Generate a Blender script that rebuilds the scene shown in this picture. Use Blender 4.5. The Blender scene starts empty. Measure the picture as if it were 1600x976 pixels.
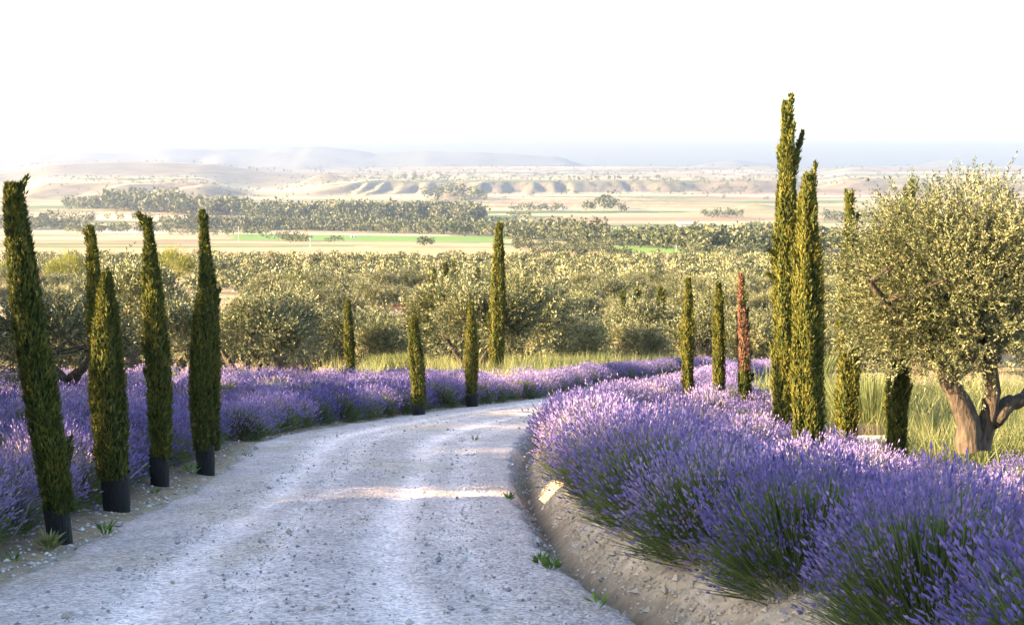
import bpy, math, random
import numpy as np

# ------------------------------------------------------------------ camera, light, exposure
R = math.radians
SC = bpy.context.scene
COL = SC.collection
F_PX = 2198.0                       # focal length in pixels of the 1600 px wide photograph
PITCH = math.atan(230.0 / F_PX)
CAM_Z = 1.7
cam_d = bpy.data.cameras.new('camera')
cam = bpy.data.objects.new('camera', cam_d)
COL.objects.link(cam)
cam.location = (0, 0, CAM_Z)
cam.rotation_euler = (R(90) - PITCH, 0, 0)
cam_d.sensor_width = 36.0
cam_d.lens = 36.0 * F_PX / 1600.0
cam_d.clip_start = 0.1
cam_d.clip_end = 60000
SC.camera = cam

SUN_EL, SUN_BACK = R(15.5), R(16)    # low evening sun on the left, slightly behind the camera
to_sun = (-math.cos(SUN_EL) * math.cos(SUN_BACK), -math.cos(SUN_EL) * math.sin(SUN_BACK), math.sin(SUN_EL))
w = bpy.data.worlds.new('World')
SC.world = w
w.use_nodes = True
nt = w.node_tree
nt.nodes.clear()
sky = nt.nodes.new('ShaderNodeTexSky')
sky.sky_type = 'NISHITA'
sky.sun_disc = False
sky.sun_elevation = SUN_EL
sky.sun_rotation = R(-90) - SUN_BACK
sky.air_density = 1.0
sky.dust_density = 1.8
sky.ozone_density = 1.0
bg = nt.nodes.new('ShaderNodeBackground')
bg.inputs['Strength'].default_value = 0.10
out = nt.nodes.new('ShaderNodeOutputWorld')
nt.links.new(sky.outputs[0], bg.inputs[0])
nt.links.new(bg.outputs[0], out.inputs[0])

sun_d = bpy.data.lights.new('sun', 'SUN')
sun_d.energy = 5.0
sun_d.angle = R(0.6)
sun_d.color = (1.0, 0.73, 0.40)
sun = bpy.data.objects.new('sun', sun_d)
COL.objects.link(sun)
from mathutils import Vector
sun.rotation_euler = Vector(to_sun).to_track_quat('Z', 'Y').to_euler()

SC.view_settings.view_transform = 'Standard'
SC.view_settings.look = 'None'
SC.view_settings.gamma = 1.0
SC.view_settings.use_curve_mapping = False
SC.view_settings.exposure = 2.9
cy = SC.cycles
cy.max_bounces = 5
cy.diffuse_bounces = 3
cy.glossy_bounces = 1
cy.transmission_bounces = 3
cy.transparent_max_bounces = 4
cy.volume_bounces = 1
cy.use_denoising = True
cy.sample_clamp_indirect = 4.0
cy.caustics_reflective = False
cy.caustics_refractive = False

rng = np.random.default_rng(7)

# ------------------------------------------------------------------ helpers
def nrm(v):
    return v / np.maximum(np.linalg.norm(v, axis=-1, keepdims=True), 1e-9)

def _hash(ix, iy, seed):
    h = (ix.astype(np.int64) * 374761393 + iy.astype(np.int64) * 668265263 + seed * 1442695041) & 0x7fffffff
    h = ((h ^ (h >> 13)) * 1274126177) & 0x7fffffff
    return ((h ^ (h >> 16)) & 0xffff) / 65535.0

def noise(x, y, seed=0):
    x = np.asarray(x, float); y = np.asarray(y, float)
    ix = np.floor(x); iy = np.floor(y)
    fx = x - ix; fy = y - iy
    fx = fx * fx * (3 - 2 * fx); fy = fy * fy * (3 - 2 * fy)
    a = _hash(ix, iy, seed); b = _hash(ix + 1, iy, seed)
    c = _hash(ix, iy + 1, seed); d = _hash(ix + 1, iy + 1, seed)
    return a + (b - a) * fx + (c - a) * fy + (a - b - c + d) * fx * fy

def fbm(x, y, seed=0, o=4):
    s = 0; a = 0.5
    for k in range(o):
        s = s + a * noise(x * 2 ** k, y * 2 ** k, seed + k * 17); a *= 0.5
    return s / (1 - 0.5 ** o)

def sstep(a, b, x):
    t = np.clip((x - a) / (b - a), 0, 1)
    return t * t * (3 - 2 * t)

class MB:
    """collects vertices and faces; build() links them as one mesh object"""
    def __init__(self):
        self.V = []; self.C = []; self.F = []; self.M = []; self.n = 0
    def add(self, V, F, col=0.5, mat=0):
        V = np.asarray(V, float).reshape(-1, 3); F = np.asarray(F, np.int64)
        c = np.asarray(col, float)
        if c.ndim == 0: C = np.full((len(V), 3), float(c))
        elif c.ndim == 1: C = np.repeat(c[:, None], 3, 1)
        else: C = c
        self.V.append(V); self.C.append(C); self.F.append(F + self.n)
        self.M.append(np.full(len(F), mat)); self.n += len(V)
        return self
    def leaves(self, P, D, N, L, W, col, mat=0, mid=0.5):
        n = len(P)
        L = np.broadcast_to(np.asarray(L, float), (n,))[:, None]; W = np.broadcast_to(np.asarray(W, float), (n,))[:, None]
        S = nrm(np.cross(D, N)) * W * 0.5
        V = np.stack([P, P + D * L * mid + S, P + D * L, P + D * L * mid - S], 1)
        self.add(V, np.arange(4 * n).reshape(n, 4), np.repeat(np.broadcast_to(col, (n,)), 4), mat)
    def mesh(self, name, mats, smooth=False):
        me = bpy.data.meshes.new(name)
        V = np.concatenate(self.V); C = np.concatenate(self.C)
        tri = np.concatenate([f.ravel() for f in self.F])
        sizes = np.concatenate([np.full(len(f), f.shape[1]) for f in self.F])
        me.vertices.add(len(V)); me.vertices.foreach_set('co', V.astype(np.float32).ravel())
        me.loops.add(len(tri)); me.loops.foreach_set('vertex_index', tri.astype(np.int32))
        me.polygons.add(len(sizes))
        me.polygons.foreach_set('loop_start', np.concatenate([[0], np.cumsum(sizes)[:-1]]).astype(np.int32))
        me.polygons.foreach_set('material_index', np.concatenate(self.M).astype(np.int32))
        me.polygons.foreach_set('use_smooth', np.full(len(sizes), smooth))
        for m in mats: me.materials.append(m)
        me.update(calc_edges=True)
        a = me.attributes.new('Col', 'FLOAT_COLOR', 'POINT')
        a.data.foreach_set('color', np.concatenate([C, np.ones((len(C), 1))], 1).astype(np.float32).ravel())
        return me
    def build(self, name, mats, parent=None, smooth=False):
        if not isinstance(mats, (list, tuple)): mats = [mats]
        return link(name, self.mesh(name, mats, smooth), parent)

def link(name, data, parent=None, loc=None, rz=0.0, sc=1.0):
    o = bpy.data.objects.new(name, data)
    COL.objects.link(o)
    if parent is not None: o.parent = parent
    if loc is not None: o.location = loc
    if rz: o.rotation_euler = (0, 0, rz)
    if np.ndim(sc) or sc != 1.0: o.scale = sc if np.ndim(sc) else (sc, sc, sc)
    return o

def tag(o, label=None, cat=None, group=None, kind=None):
    if label: o['label'] = label
    if cat: o['category'] = cat
    if group: o['group'] = group
    if kind: o['kind'] = kind
    return o

def grid_faces(nr, nc):
    i = np.arange(nr - 1)[:, None] * nc + np.arange(nc - 1)[None, :]
    i = i.ravel()
    return np.stack([i, i + 1, i + nc + 1, i + nc], 1)

def tube(mb, path, rad, seg=9, rough=0.0, seed=0, col=0.5, mat=0):
    path = np.asarray(path, float); rad = np.asarray(rad, float)
    t = nrm(np.gradient(path, axis=0))
    ref = np.array([0.3, 1.0, 0.05]); s = nrm(np.cross(t, ref)); b = nrm(np.cross(t, s))
    a = np.linspace(0, 2 * np.pi, seg, endpoint=False)
    n = len(path)
    rr = rad[:, None] * np.ones((1, seg))
    if rough:
        i = np.arange(n)[:, None]
        rr = rr * (1 + rough * (noise(a[None, :] * 1.6 + seed, i * 0.45 + seed * 3.1, seed) - 0.5) * 2
                   + 0.6 * rough * np.sin(a[None, :] * 3 + i * 0.5 + seed))
    V = path[:, None] + rr[..., None] * (np.cos(a)[None, :, None] * s[:, None] + np.sin(a)[None, :, None] * b[:, None])
    i = np.arange(n - 1)[:, None] * seg; j = np.arange(seg)[None, :]; k = (j + 1) % seg
    F = np.stack([i + j, i + k, i + seg + k, i + seg + j], -1).reshape(-1, 4)
    mb.add(V.reshape(-1, 3), F, col, mat)
    mb.add(V[-1], np.array([[q, (q + 1) % seg, (q + 2) % seg] for q in range(0, 1)]), col, mat)
    return V

def curve_pts(pts, n):
    pts = np.asarray(pts, float)
    t = np.linspace(0, 1, len(pts)); u = np.linspace(0, 1, n)
    k = np.stack([np.interp(u, t, pts[:, c]) for c in range(3)], 1)
    for _ in range(max(1, n // 8)):
        k[1:-1] = (k[:-2] + 2 * k[1:-1] + k[2:]) / 4
    return k

# ------------------------------------------------------------------ terrain shape
_ky = [-200, 0, 62, 69, 80, 100, 200, 350, 632, 900, 1300, 20000]
_kd = [-24, 0, 7.44, 8.8, 10.9, 12.9, 18.4, 23.6, 34.8, 46.0, 58.3, 58.3]
_gy = np.arange(-200.0, 2001.0, 1.0)
_gd = np.interp(_gy, _ky, _kd)
_p = np.convolve(np.pad(_gd, 15, mode='edge'), np.ones(31) / 31, 'valid')
_q = np.convolve(np.pad(_gd, 5, mode='edge'), np.ones(11) / 11, 'valid')
_gd = np.where(_gy > 120, _p, _q)
def drop(y):
    return np.interp(y, _gy, _gd)

_ly = [-30, 3, 10, 12, 15, 18, 20.5, 22.5, 25, 28.7, 31.6, 36, 39, 45, 55, 64, 76, 90]
_lx = [-3.6, -3.4, -3.3, -3.25, -3.3, -3.45, -3.75, -3.75, -3.1, -2.0, -0.95, 0.9, 1.7, 3.2, 6.5, 10.5, 17, 26]
_ry = [-30, 5, 8.2, 10.4, 14.5, 19.3, 22.5, 25, 27, 30, 33, 36, 45, 55, 64, 76, 90]
_rx = [2.6, 1.5, 0.65, 0.22, -0.03, -0.02, 0.2, 0.6, 1.05, 1.9, 2.8, 3.7, 5.9, 9.0, 13.2, 20, 29]
_fy = np.arange(-30, 90.01, 0.1)
_k = np.ones(21) / 21
_fl = np.convolve(np.pad(np.interp(_fy, _ly, _lx), 10, mode='edge'), _k, 'valid')
_fr = np.convolve(np.pad(np.interp(_fy, _ry, _rx), 10, mode='edge'), _k, 'valid')
def xl(y): return np.interp(y, _fy, _fl)
def xr(y): return np.interp(y, _fy, _fr)

def px_x(px, y): return (px - 800.0) / F_PX * y

def far_relief(x, y):
    s = x / np.maximum(y, 1.0) * F_PX + 800.0           # bearing, as the column of the photograph it falls on
    z = np.zeros_like(x)
    # eroded river bluffs
    hh = 27 * sstep(10, 90, s) * (1 - sstep(300, 420, s)) + 24 * sstep(430, 600, s) * (1 - sstep(1210, 1300, s)) + 26 * sstep(1255, 1330, s)
    y0 = 2350 + 260 * (fbm(x / 420, y * 0 + 3.3, 5, 3) - 0.5) + 420 * sstep(420, 640, s)
    g = np.abs(fbm(x / 95.0, y / 900.0, 9, 3) - 0.5) * 2
    g2 = np.abs(fbm(x / 38.0, y / 500.0, 12, 2) - 0.5) * 2
    z += hh * sstep(0, 330, y - y0 - 330 * (1 - g) * 0.75 - 110 * g2) * (1 - .25 * g2)
    z += 7 * (fbm(x / 500, y / 700, 21, 3) - 0.5) * sstep(1900, 2600, y)
    # long far rise on the left, gentler swells elsewhere
    z += (40 + 18 * (fbm(x / 700, y / 900, 31, 3) - 0.5)) * sstep(4200, 5300, y + 500 * (fbm(x / 600, y / 800, 33, 3) - 0.5)) * (1 - sstep(380, 640, s))
    z += 26 * sstep(5200, 6800, y + 900 * (fbm(x / 900, y / 900, 35, 3) - 0.5)) * sstep(430, 700, s)
    z += 26 * np.exp(-((s - 505) / 32.0) ** 2 - ((y - 4050) / 260.0) ** 2)
    z += 11 * np.exp(-((s - 712) / 38.0) ** 2 - ((y - 2480) / 130.0) ** 2)
    z += 9 * np.exp(-((s - 1185) / 16.0) ** 2 - ((y - 2000) / 60.0) ** 2)
    return z * sstep(1850, 2100, y)

def ground_z(x, y):
    x = np.asarray(x, float); y = np.asarray(y, float)
    z = -drop(y)
    near = (1 - sstep(70, 84, y)) * sstep(-24, -8, y)
    a, b = xl(y), xr(y)
    u = x - b
    bank = (1 - sstep(15, 24, y)) * 0.20 + 0.06
    rill = (fbm(y * 3.2 + x * 1.1, x * 0.8, 41, 3) - 0.5)
    zz = -0.17 * np.exp(-((u - 0.20 - 0.09 * (noise(y * 1.3, 0, 44) - 0.5)) / 0.15) ** 2) * (1 - 0.55 * sstep(20, 27, y))
    zz += bank * sstep(0.22, .85, u) + 0.13 * rill * np.exp(-((u - 0.62) / 0.32) ** 2)
    zz -= np.clip(.17 * (u - .95), 0, .80) * (1 - sstep(27, 38, y)) * sstep(-5, 2, y)
    inside = sstep(0.0, 0.25, x - a) * sstep(0.0, 0.18, b - x)
    zz += -0.07 * inside
    zz += 0.07 * sstep(0, 0.9, a - x) * (0.4 + fbm(x * 2.1, y * 2.1, 46, 3))
    zz += 0.03 * (fbm(x * 4, y * 4, 47, 3) - 0.5)
    z = z + zz * near
    z = z + 0.5 * (fbm(x / 9, y / 9, 48, 3) - 0.5) * sstep(46, 90, y) * (1 - sstep(500, 800, y))
    z = z + far_relief(x, y)
    return z

def gz(x, y): return float(ground_z(np.array([float(x)]), np.array([float(y)]))[0])

def ray(px, py):
    X = (px - 800) / F_PX; Y = (488 - py) / F_PX
    return np.array([X, math.cos(PITCH) + Y * math.sin(PITCH), -math.sin(PITCH) + Y * math.cos(PITCH)])
def at(px, py, d):
    """the point at forward distance d seen at a pixel of the photograph"""
    r = ray(px, py); r = r * (d / r[1])
    return np.array([r[0], r[1], r[2] + CAM_Z])
def on_ground(px, py):
    r = ray(px, py); lo, hi = 5.0, 9000.0
    f = lambda d: CAM_Z + r[2] / r[1] * d + float(drop(d))
    for _ in range(60):
        m = math.sqrt(lo * hi)
        if f(m) > 0: lo = m
        else: hi = m
    return r[0] / r[1] * lo, lo

# ------------------------------------------------------------------ materials
def new_mat(name):
    m = bpy.data.materials.new(name); m.use_nodes = True
    t = m.node_tree; t.nodes.clear()
    o = t.nodes.new('ShaderNodeOutputMaterial')
    return m, t, o

def N(t, kind, **kw):
    n = t.nodes.new(kind)
    for k, v in kw.items():
        if hasattr(n, k): setattr(n, k, v)
        else: n.inputs[k.replace('_', ' ')].default_value = v
    return n

def leaf_mat(name, stops, trans=0.3, rough=0.6, spec=0.25, tcol=None, orand=.22):
    m, t, o = new_mat(name)
    a = N(t, 'ShaderNodeAttribute', attribute_name='Col')
    sp = N(t, 'ShaderNodeSeparateColor')
    t.links.new(a.outputs['Color'], sp.inputs[0])
    oi = N(t, 'ShaderNodeObjectInfo')
    mm = N(t, 'ShaderNodeMath', operation='MULTIPLY_ADD')
    t.links.new(oi.outputs['Random'], mm.inputs[0]); mm.inputs[1].default_value = orand
    t.links.new(sp.outputs[0], mm.inputs[2])
    m2 = N(t, 'ShaderNodeMath', operation='SUBTRACT'); t.links.new(mm.outputs[0], m2.inputs[0]); m2.inputs[1].default_value = orand / 2
    r = N(t, 'ShaderNodeValToRGB')
    while len(r.color_ramp.elements) < len(stops): r.color_ramp.elements.new(0.5)
    for e, (p, c) in zip(r.color_ramp.elements, stops):
        e.position = p; e.color = (*c, 1)
    t.links.new(m2.outputs[0], r.inputs[0])
    b = N(t, 'ShaderNodeBsdfPrincipled'); b.inputs['Roughness'].default_value = rough
    b.inputs['Specular IOR Level'].default_value = spec
    t.links.new(r.outputs[0], b.inputs['Base Color'])
    tr = N(t, 'ShaderNodeBsdfTranslucent')
    hs = N(t, 'ShaderNodeMix', data_type='RGBA', blend_type='MULTIPLY'); hs.inputs[0].default_value = 1
    t.links.new(r.outputs[0], hs.inputs[6]); hs.inputs[7].default_value = (*(tcol or (1.25, 1.2, 0.7)), 1)
    t.links.new(hs.outputs[2], tr.inputs[0])
    mx = N(t, 'ShaderNodeMixShader'); mx.inputs[0].default_value = trans
    t.links.new(b.outputs[0], mx.inputs[1]); t.links.new(tr.outputs[0], mx.inputs[2])
    t.links.new(mx.outputs[0], o.inputs[0])
    return m

M = {}
M['olive'] = leaf_mat('olive_leaf', [(0, (.026, .034, .012)), (.45, (.102, .110, .044)), (1, (.29, .27, .135))], 0.06, 0.5, 0.4, None, .38)
M['shrub'] = leaf_mat('shrub_leaf', [(0, (.07, .09, .014)), (.5, (.18, .19, .033)), (1, (.30, .28, .06))], 0.3)
M['cypress'] = leaf_mat('cypress_leaf', [(0, (.014, .022, .006)), (.5, (.050, .068, .013)), (1, (.19, .165, .028))], 0.12, 0.65)
M['cypress_dry'] = leaf_mat('dead_cypress_leaf', [(0, (.06, .045, .022)), (.5, (.22, .115, .07)), (1, (.38, .21, .135))], 0.15, 0.7)
M['lav_leaf'] = leaf_mat('lavender_leaf', [(0, (.040, .058, .026)), (.5, (.110, .150, .052)), (1, (.26, .29, .10))], 0.25)
M['lav_flower'] = leaf_mat('lavender_flower', [(0, (.085, .070, .22)), (.45, (.225, .175, .45)), (.8, (.40, .305, .51)), (1, (.58, .45, .50))], 0.28, 0.7, 0.1, (1.25, 1.0, 0.7), .55)
M['grass'] = leaf_mat('wild_grass', [(0, (.075, .10, .04)), (.5, (.17, .19, .08)), (1, (.33, .30, .15))], 0.35)
M['straw'] = leaf_mat('dry_grass', [(0, (.16, .12, .05)), (.5, (.34, .26, .11)), (1, (.50, .41, .20))], 0.35)
M['wood'] = leaf_mat('far_wood', [(0, (.030, .042, .020)), (.5, (.080, .090, .045)), (1, (.20, .185, .11))], 0.15)
M['weed'] = leaf_mat('weed_leaf', [(0, (.05, .11, .02)), (1, (.16, .26, .05))], 0.3)

def bark_mat(name, c1, c2, scale):
    m, t, o = new_mat(name)
    tc = N(t, 'ShaderNodeTexCoord'); mp = N(t, 'ShaderNodeMapping'); mp.inputs['Scale'].default_value = (scale, scale, scale * 0.22)
    t.links.new(tc.outputs['Object'], mp.inputs[0])
    n = N(t, 'ShaderNodeTexNoise'); n.inputs['Scale'].default_value = 1; n.inputs['Detail'].default_value = 6
    t.links.new(mp.outputs[0], n.inputs[0])
    r = N(t, 'ShaderNodeValToRGB'); r.color_ramp.elements[0].position = .33; r.color_ramp.elements[1].position = .68
    r.color_ramp.elements[0].color = (*c1, 1); r.color_ramp.elements[1].color = (*c2, 1)
    t.links.new(n.outputs[0], r.inputs[0])
    b = N(t, 'ShaderNodeBsdfPrincipled'); b.inputs['Roughness'].default_value = .85
    t.links.new(r.outputs[0], b.inputs['Base Color'])
    bp = N(t, 'ShaderNodeBump'); bp.inputs['Strength'].default_value = .9; bp.inputs['Distance'].default_value = .03
    t.links.new(n.outputs[0], bp.inputs['Height']); t.links.new(bp.outputs[0], b.inputs['Normal'])
    t.links.new(b.outputs[0], o.inputs[0])
    return m
M['bark'] = bark_mat('olive_bark', (.020, .014, .010), (.10, .070, .048), 22)
M['bark2'] = bark_mat('cypress_bark', (.03, .022, .016), (.12, .09, .065), 30)
M['guard'] = bark_mat('black_mesh_sleeve', (.003, .004, .004), (.009, .010, .010), 60)
M['hose'] = bark_mat('drip_hose', (.10, .085, .075), (.20, .17, .15), 20)
M['white'] = bark_mat('whitewash', (.62, .60, .56), (.76, .74, .70), 3)
M['dark_top'] = bark_mat('dark_timber', (.035, .022, .017), (.085, .055, .042), 9)
M['rooftile'] = bark_mat('roof_tile', (.26, .15, .10), (.38, .25, .18), 2)
M['farmwall'] = bark_mat('farm_wall', (.48, .45, .40), (.60, .57, .52), .6)
M['grey'] = bark_mat('grey_pole', (.30, .28, .26), (.40, .38, .36), 2)
M['feather'] = bark_mat('dark_feather', (.03, .025, .02), (.07, .06, .05), 20)

def ground_mat(name, fine, amp, bump, dist, voro=0.0):
    """vertex colour broken up by fine noise, with fine relief"""
    m, t, o = new_mat(name)
    a = N(t, 'ShaderNodeAttribute', attribute_name='Col')
    tc = N(t, 'ShaderNodeTexCoord')
    n = N(t, 'ShaderNodeTexNoise'); n.inputs['Scale'].default_value = fine; n.inputs['Detail'].default_value = 8; n.inputs['Roughness'].default_value = .7
    t.links.new(tc.outputs['Object'], n.inputs[0])
    mr = N(t, 'ShaderNodeMapRange'); mr.inputs[1].default_value = .25; mr.inputs[2].default_value = .75
    mr.inputs[3].default_value = 1 - amp; mr.inputs[4].default_value = 1 + amp
    t.links.new(n.outputs[0], mr.inputs[0])
    mx = N(t, 'ShaderNodeMix', data_type='RGBA', blend_type='MULTIPLY'); mx.inputs[0].default_value = 1
    t.links.new(a.outputs['Color'], mx.inputs[6]); t.links.new(mr.outputs[0], mx.inputs[7])
    col = mx.outputs[2]; hsrc = n.outputs[0]
    if voro:
        v = N(t, 'ShaderNodeTexVoronoi'); v.inputs['Scale'].default_value = voro
        t.links.new(tc.outputs['Object'], v.inputs['Vector'])
        sp = N(t, 'ShaderNodeSeparateColor'); t.links.new(v.outputs['Color'], sp.inputs[0])
        mr2 = N(t, 'ShaderNodeMapRange'); mr2.inputs[3].default_value = .62; mr2.inputs[4].default_value = 1.30
        t.links.new(sp.outputs[0], mr2.inputs[0])
        mx2 = N(t, 'ShaderNodeMix', data_type='RGBA', blend_type='MULTIPLY'); mx2.inputs[0].default_value = 1
        t.links.new(col, mx2.inputs[6]); t.links.new(mr2.outputs[0], mx2.inputs[7]); col = mx2.outputs[2]
        ad = N(t, 'ShaderNodeMath', operation='SUBTRACT'); t.links.new(n.outputs[0], ad.inputs[0]); t.links.new(v.outputs['Distance'], ad.inputs[1]); hsrc = ad.outputs[0]
    b = N(t, 'ShaderNodeBsdfPrincipled'); b.inputs['Roughness'].default_value = .95; b.inputs['Specular IOR Level'].default_value = .1
    t.links.new(col, b.inputs['Base Color'])
    bp = N(t, 'ShaderNodeBump'); bp.inputs['Strength'].default_value = bump; bp.inputs['Distance'].default_value = dist
    t.links.new(hsrc, bp.inputs['Height']); t.links.new(bp.outputs[0], b.inputs['Normal'])
    t.links.new(b.outputs[0], o.inputs[0])
    return m
M['ground'] = ground_mat('ground_soil', 9.0, .45, .8, .03)
M['road'] = ground_mat('gravel_surface', 2.4, .22, 1.0, .012, 42.0)
M['stone'] = ground_mat('loose_stone', 30.0, .2, .3, .005)
M['mountain'] = ground_mat('mountain_scrub', .004, .3, .2, 5)

# ------------------------------------------------------------------ the ground sheet
def ground():
    ys = np.concatenate([np.arange(-40, 6, 2.0), np.arange(6, 34, .17), np.arange(34, 46, .25), np.arange(46, 110, .7), np.arange(110, 400, 3.2),
                         400 * 1.0115 ** np.arange(0, 276)])
    s = np.concatenate([np.linspace(-1, -.15, 90, endpoint=False), np.linspace(-.15, .15, 130, endpoint=False), np.linspace(.15, 1, 91)])
    Wd = np.maximum(60.0, 0.80 * ys)
    # straighten the fine columns onto the road edge near by
    X = s[None, :] * Wd[:, None] + np.where(ys < 46, (xr(ys) - 0.2) * (1 - sstep(34, 46, ys)), 0)[:, None]
    Y = np.repeat(ys[:, None], len(s), 1)
    Z = ground_z(X, Y)
    # --- colours (albedo): soils, dry grass, fields
    def lerp(a, b, k): return a + (np.asarray(b) - a) * k[..., None]
    n1 = fbm(X / 3, Y / 3, 60, 4); n2 = fbm(X / 14, Y / 14, 61, 4); n3 = fbm(X * 2.5, Y * 2.5, 62, 3)
    C = np.ones(X.shape + (3,)) * np.array([.30, .215, .13])
    C = lerp(C, (.42, .33, .19), sstep(.40, .62, n2) * sstep(40, 60, Y))
    C = lerp(C, (.24, .10, .055), sstep(.55, .68, fbm(X / 30, Y / 22, 64, 3)) * sstep(48, 60, Y) * (1 - sstep(250, 350, Y)))
    red = np.exp(-((X + 13) / 9.0) ** 2 - ((Y - 140) / 24.0) ** 2)
    C = lerp(C, (.26, .095, .05), np.clip(red * 1.6, 0, 1))
    op = sstep(-.19, -.25, X / np.maximum(Y, 1)) * sstep(75, 95, Y) * (1 - sstep(260, 300, Y))
    C = lerp(C, (.46, .36, .22), np.clip(op, 0, 1) * .8)
    # near verge, ditch, bank
    u = X - xr(Y); nearm = 1 - sstep(40, 50, Y)
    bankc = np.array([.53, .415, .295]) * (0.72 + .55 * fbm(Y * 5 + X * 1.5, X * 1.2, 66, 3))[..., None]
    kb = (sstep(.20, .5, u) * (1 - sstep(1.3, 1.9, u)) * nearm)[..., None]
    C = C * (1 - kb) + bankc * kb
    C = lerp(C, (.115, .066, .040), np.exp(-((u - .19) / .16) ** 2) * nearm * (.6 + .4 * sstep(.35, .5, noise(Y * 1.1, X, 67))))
    C = lerp(C, (.13, .085, .05), sstep(3.6, 4.6, u) * sstep(16, 18, Y) * nearm * (.6 + .4 * n1))
    C = lerp(C, (.135, .10, .075), sstep(.15, .6, xl(Y) - X) * nearm * (.5 + .5 * n1))
    C = lerp(C, (.36, .32, .28), sstep(-.3, .1, X - xl(Y)) * sstep(-.3, .1, xr(Y) - X) * nearm)
    # fields of the plain
    far = Y > 330
    rr = np.random.default_rng(3)
    ns = 900
    S = X / np.maximum(Y, 1); Lg = np.log(np.maximum(Y, 1))
    seeds = np.stack([rr.uniform(-.85, .85, ns), rr.uniform(math.log(330), math.log(9500), ns)], 1)
    P = np.stack([S[far] + .025 * (noise(Lg[far] * 30, S[far] * 6, 70) - .5), Lg[far]], 1)
    idx = np.empty(len(P), int)
    wsc = np.array([1.0, 4.2])
    for i in range(0, len(P), 6000):
        q = P[i:i + 6000]
        d = np.abs((q[:, None, 0] - seeds[None, :, 0]) * 1.0) + np.abs((q[:, None, 1] - seeds[None, :, 1]) * 4.2)
        idx[i:i + 6000] = d.argmin(1)
    pal = np.array([(.46, .37, .23), (.52, .44, .30), (.40, .31, .20), (.14, .20, .07), (.30, .27, .15), (.48, .36, .25), (.22, .22, .11), (.55, .49, .37), (.33, .23, .16)])
    wn = np.array([.15, .12, .12, .20, .10, .08, .13, .04, .06])
    fc = pal[rr.choice(len(pal), ns, p=wn / wn.sum())] * rr.uniform(.85, 1.12, (ns, 1))
    seedY = np.exp(seeds[:, 1])
    pale = pal[[0, 1, 7]][rr.integers(0, 3, ns)]
    fc = np.where(((seedY > 2600) & (rr.random(ns) < .3))[:, None], pale, fc)
    Cf = .74 * fc[idx] * (.86 + .28 * fbm(X[far] / 40, Y[far] / 40, 72, 3))[:, None]
    px = S[far] * F_PX + 800; yy = Y[far]
    # the dry vineyard strip below the grove, green fields by the river
    k = (sstep(360, 390, yy) * (1 - sstep(590, 620, yy)))[:, None]
    Cf = Cf * (1 - k) + np.array([.38, .26, .15]) * (.8 + .4 * fbm(px / 9, yy / 18, 74, 3))[:, None] * k
    def band(Cf, x0, x1, y0, y1, c):
        k = (sstep(x0 - 8, x0 + 8, px) * (1 - sstep(x1 - 8, x1 + 8, px)) * sstep(y0 - 12, y0 + 12, yy + .25 * (px - 800)) * (1 - sstep(y1 - 12, y1 + 12, yy + .25 * (px - 800))))[:, None]
        return Cf * (1 - k) + np.array(c) * k
    Cf = band(Cf, 360, 790, 800, 1020, (.13, .22, .055))
    Cf = band(Cf, 330, 770, 640, 740, (.34, .27, .17))
    Cf = band(Cf, -60, 700, 1010, 1075, (.52, .44, .29))
    Cf = band(Cf, 955, 1260, 560, 690, (.15, .25, .06))
    Cf = band(Cf, 790, 960, 760, 860, (.40, .30, .20))
    Cf = band(Cf, 300, 1420, 1230, 1390, (.14, .22, .07))
    Cf = band(Cf, 150, 255, 1010, 1120, (.70, .68, .62))
    Cf = band(Cf, 60, 320, 1380, 1560, (.50, .40, .26))
    k = (sstep(4000, 4500, yy) * (1 - sstep(500, 640, px)) * .75)[:, None]
    Cf = Cf * (1 - k) + np.array([.19, .17, .13]) * (.7 + .6 * fbm(X[far] / 90, yy / 160, 78, 3))[:, None] * k
    # scrub on steep ground
    dzy = np.abs(np.gradient(Z, axis=0) / np.maximum(np.gradient(Y, axis=0), 1e-3))[far]
    k = (sstep(.012, .05, dzy) * .92 * sstep(1900, 2100, yy))[:, None]
    Cf = Cf * (1 - k) + np.array([.15, .125, .09]) * (.7 + .6 * fbm(X[far] / 25, yy / 60, 76, 3))[:, None] * k
    Cf = Cf * (1 + (.55 * (np.random.default_rng(9).random(len(Cf)) - .5) * sstep(1500, 2300, yy)))[:, None]
    kk = sstep(330, 370, Y[far])[:, None]
    C[far] = C[far] * (1 - kk) + Cf * kk
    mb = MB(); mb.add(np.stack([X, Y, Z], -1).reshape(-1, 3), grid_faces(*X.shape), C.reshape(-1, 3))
    tag(mb.build('ground', M['ground'], smooth=True), kind='structure')
ground()

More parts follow.
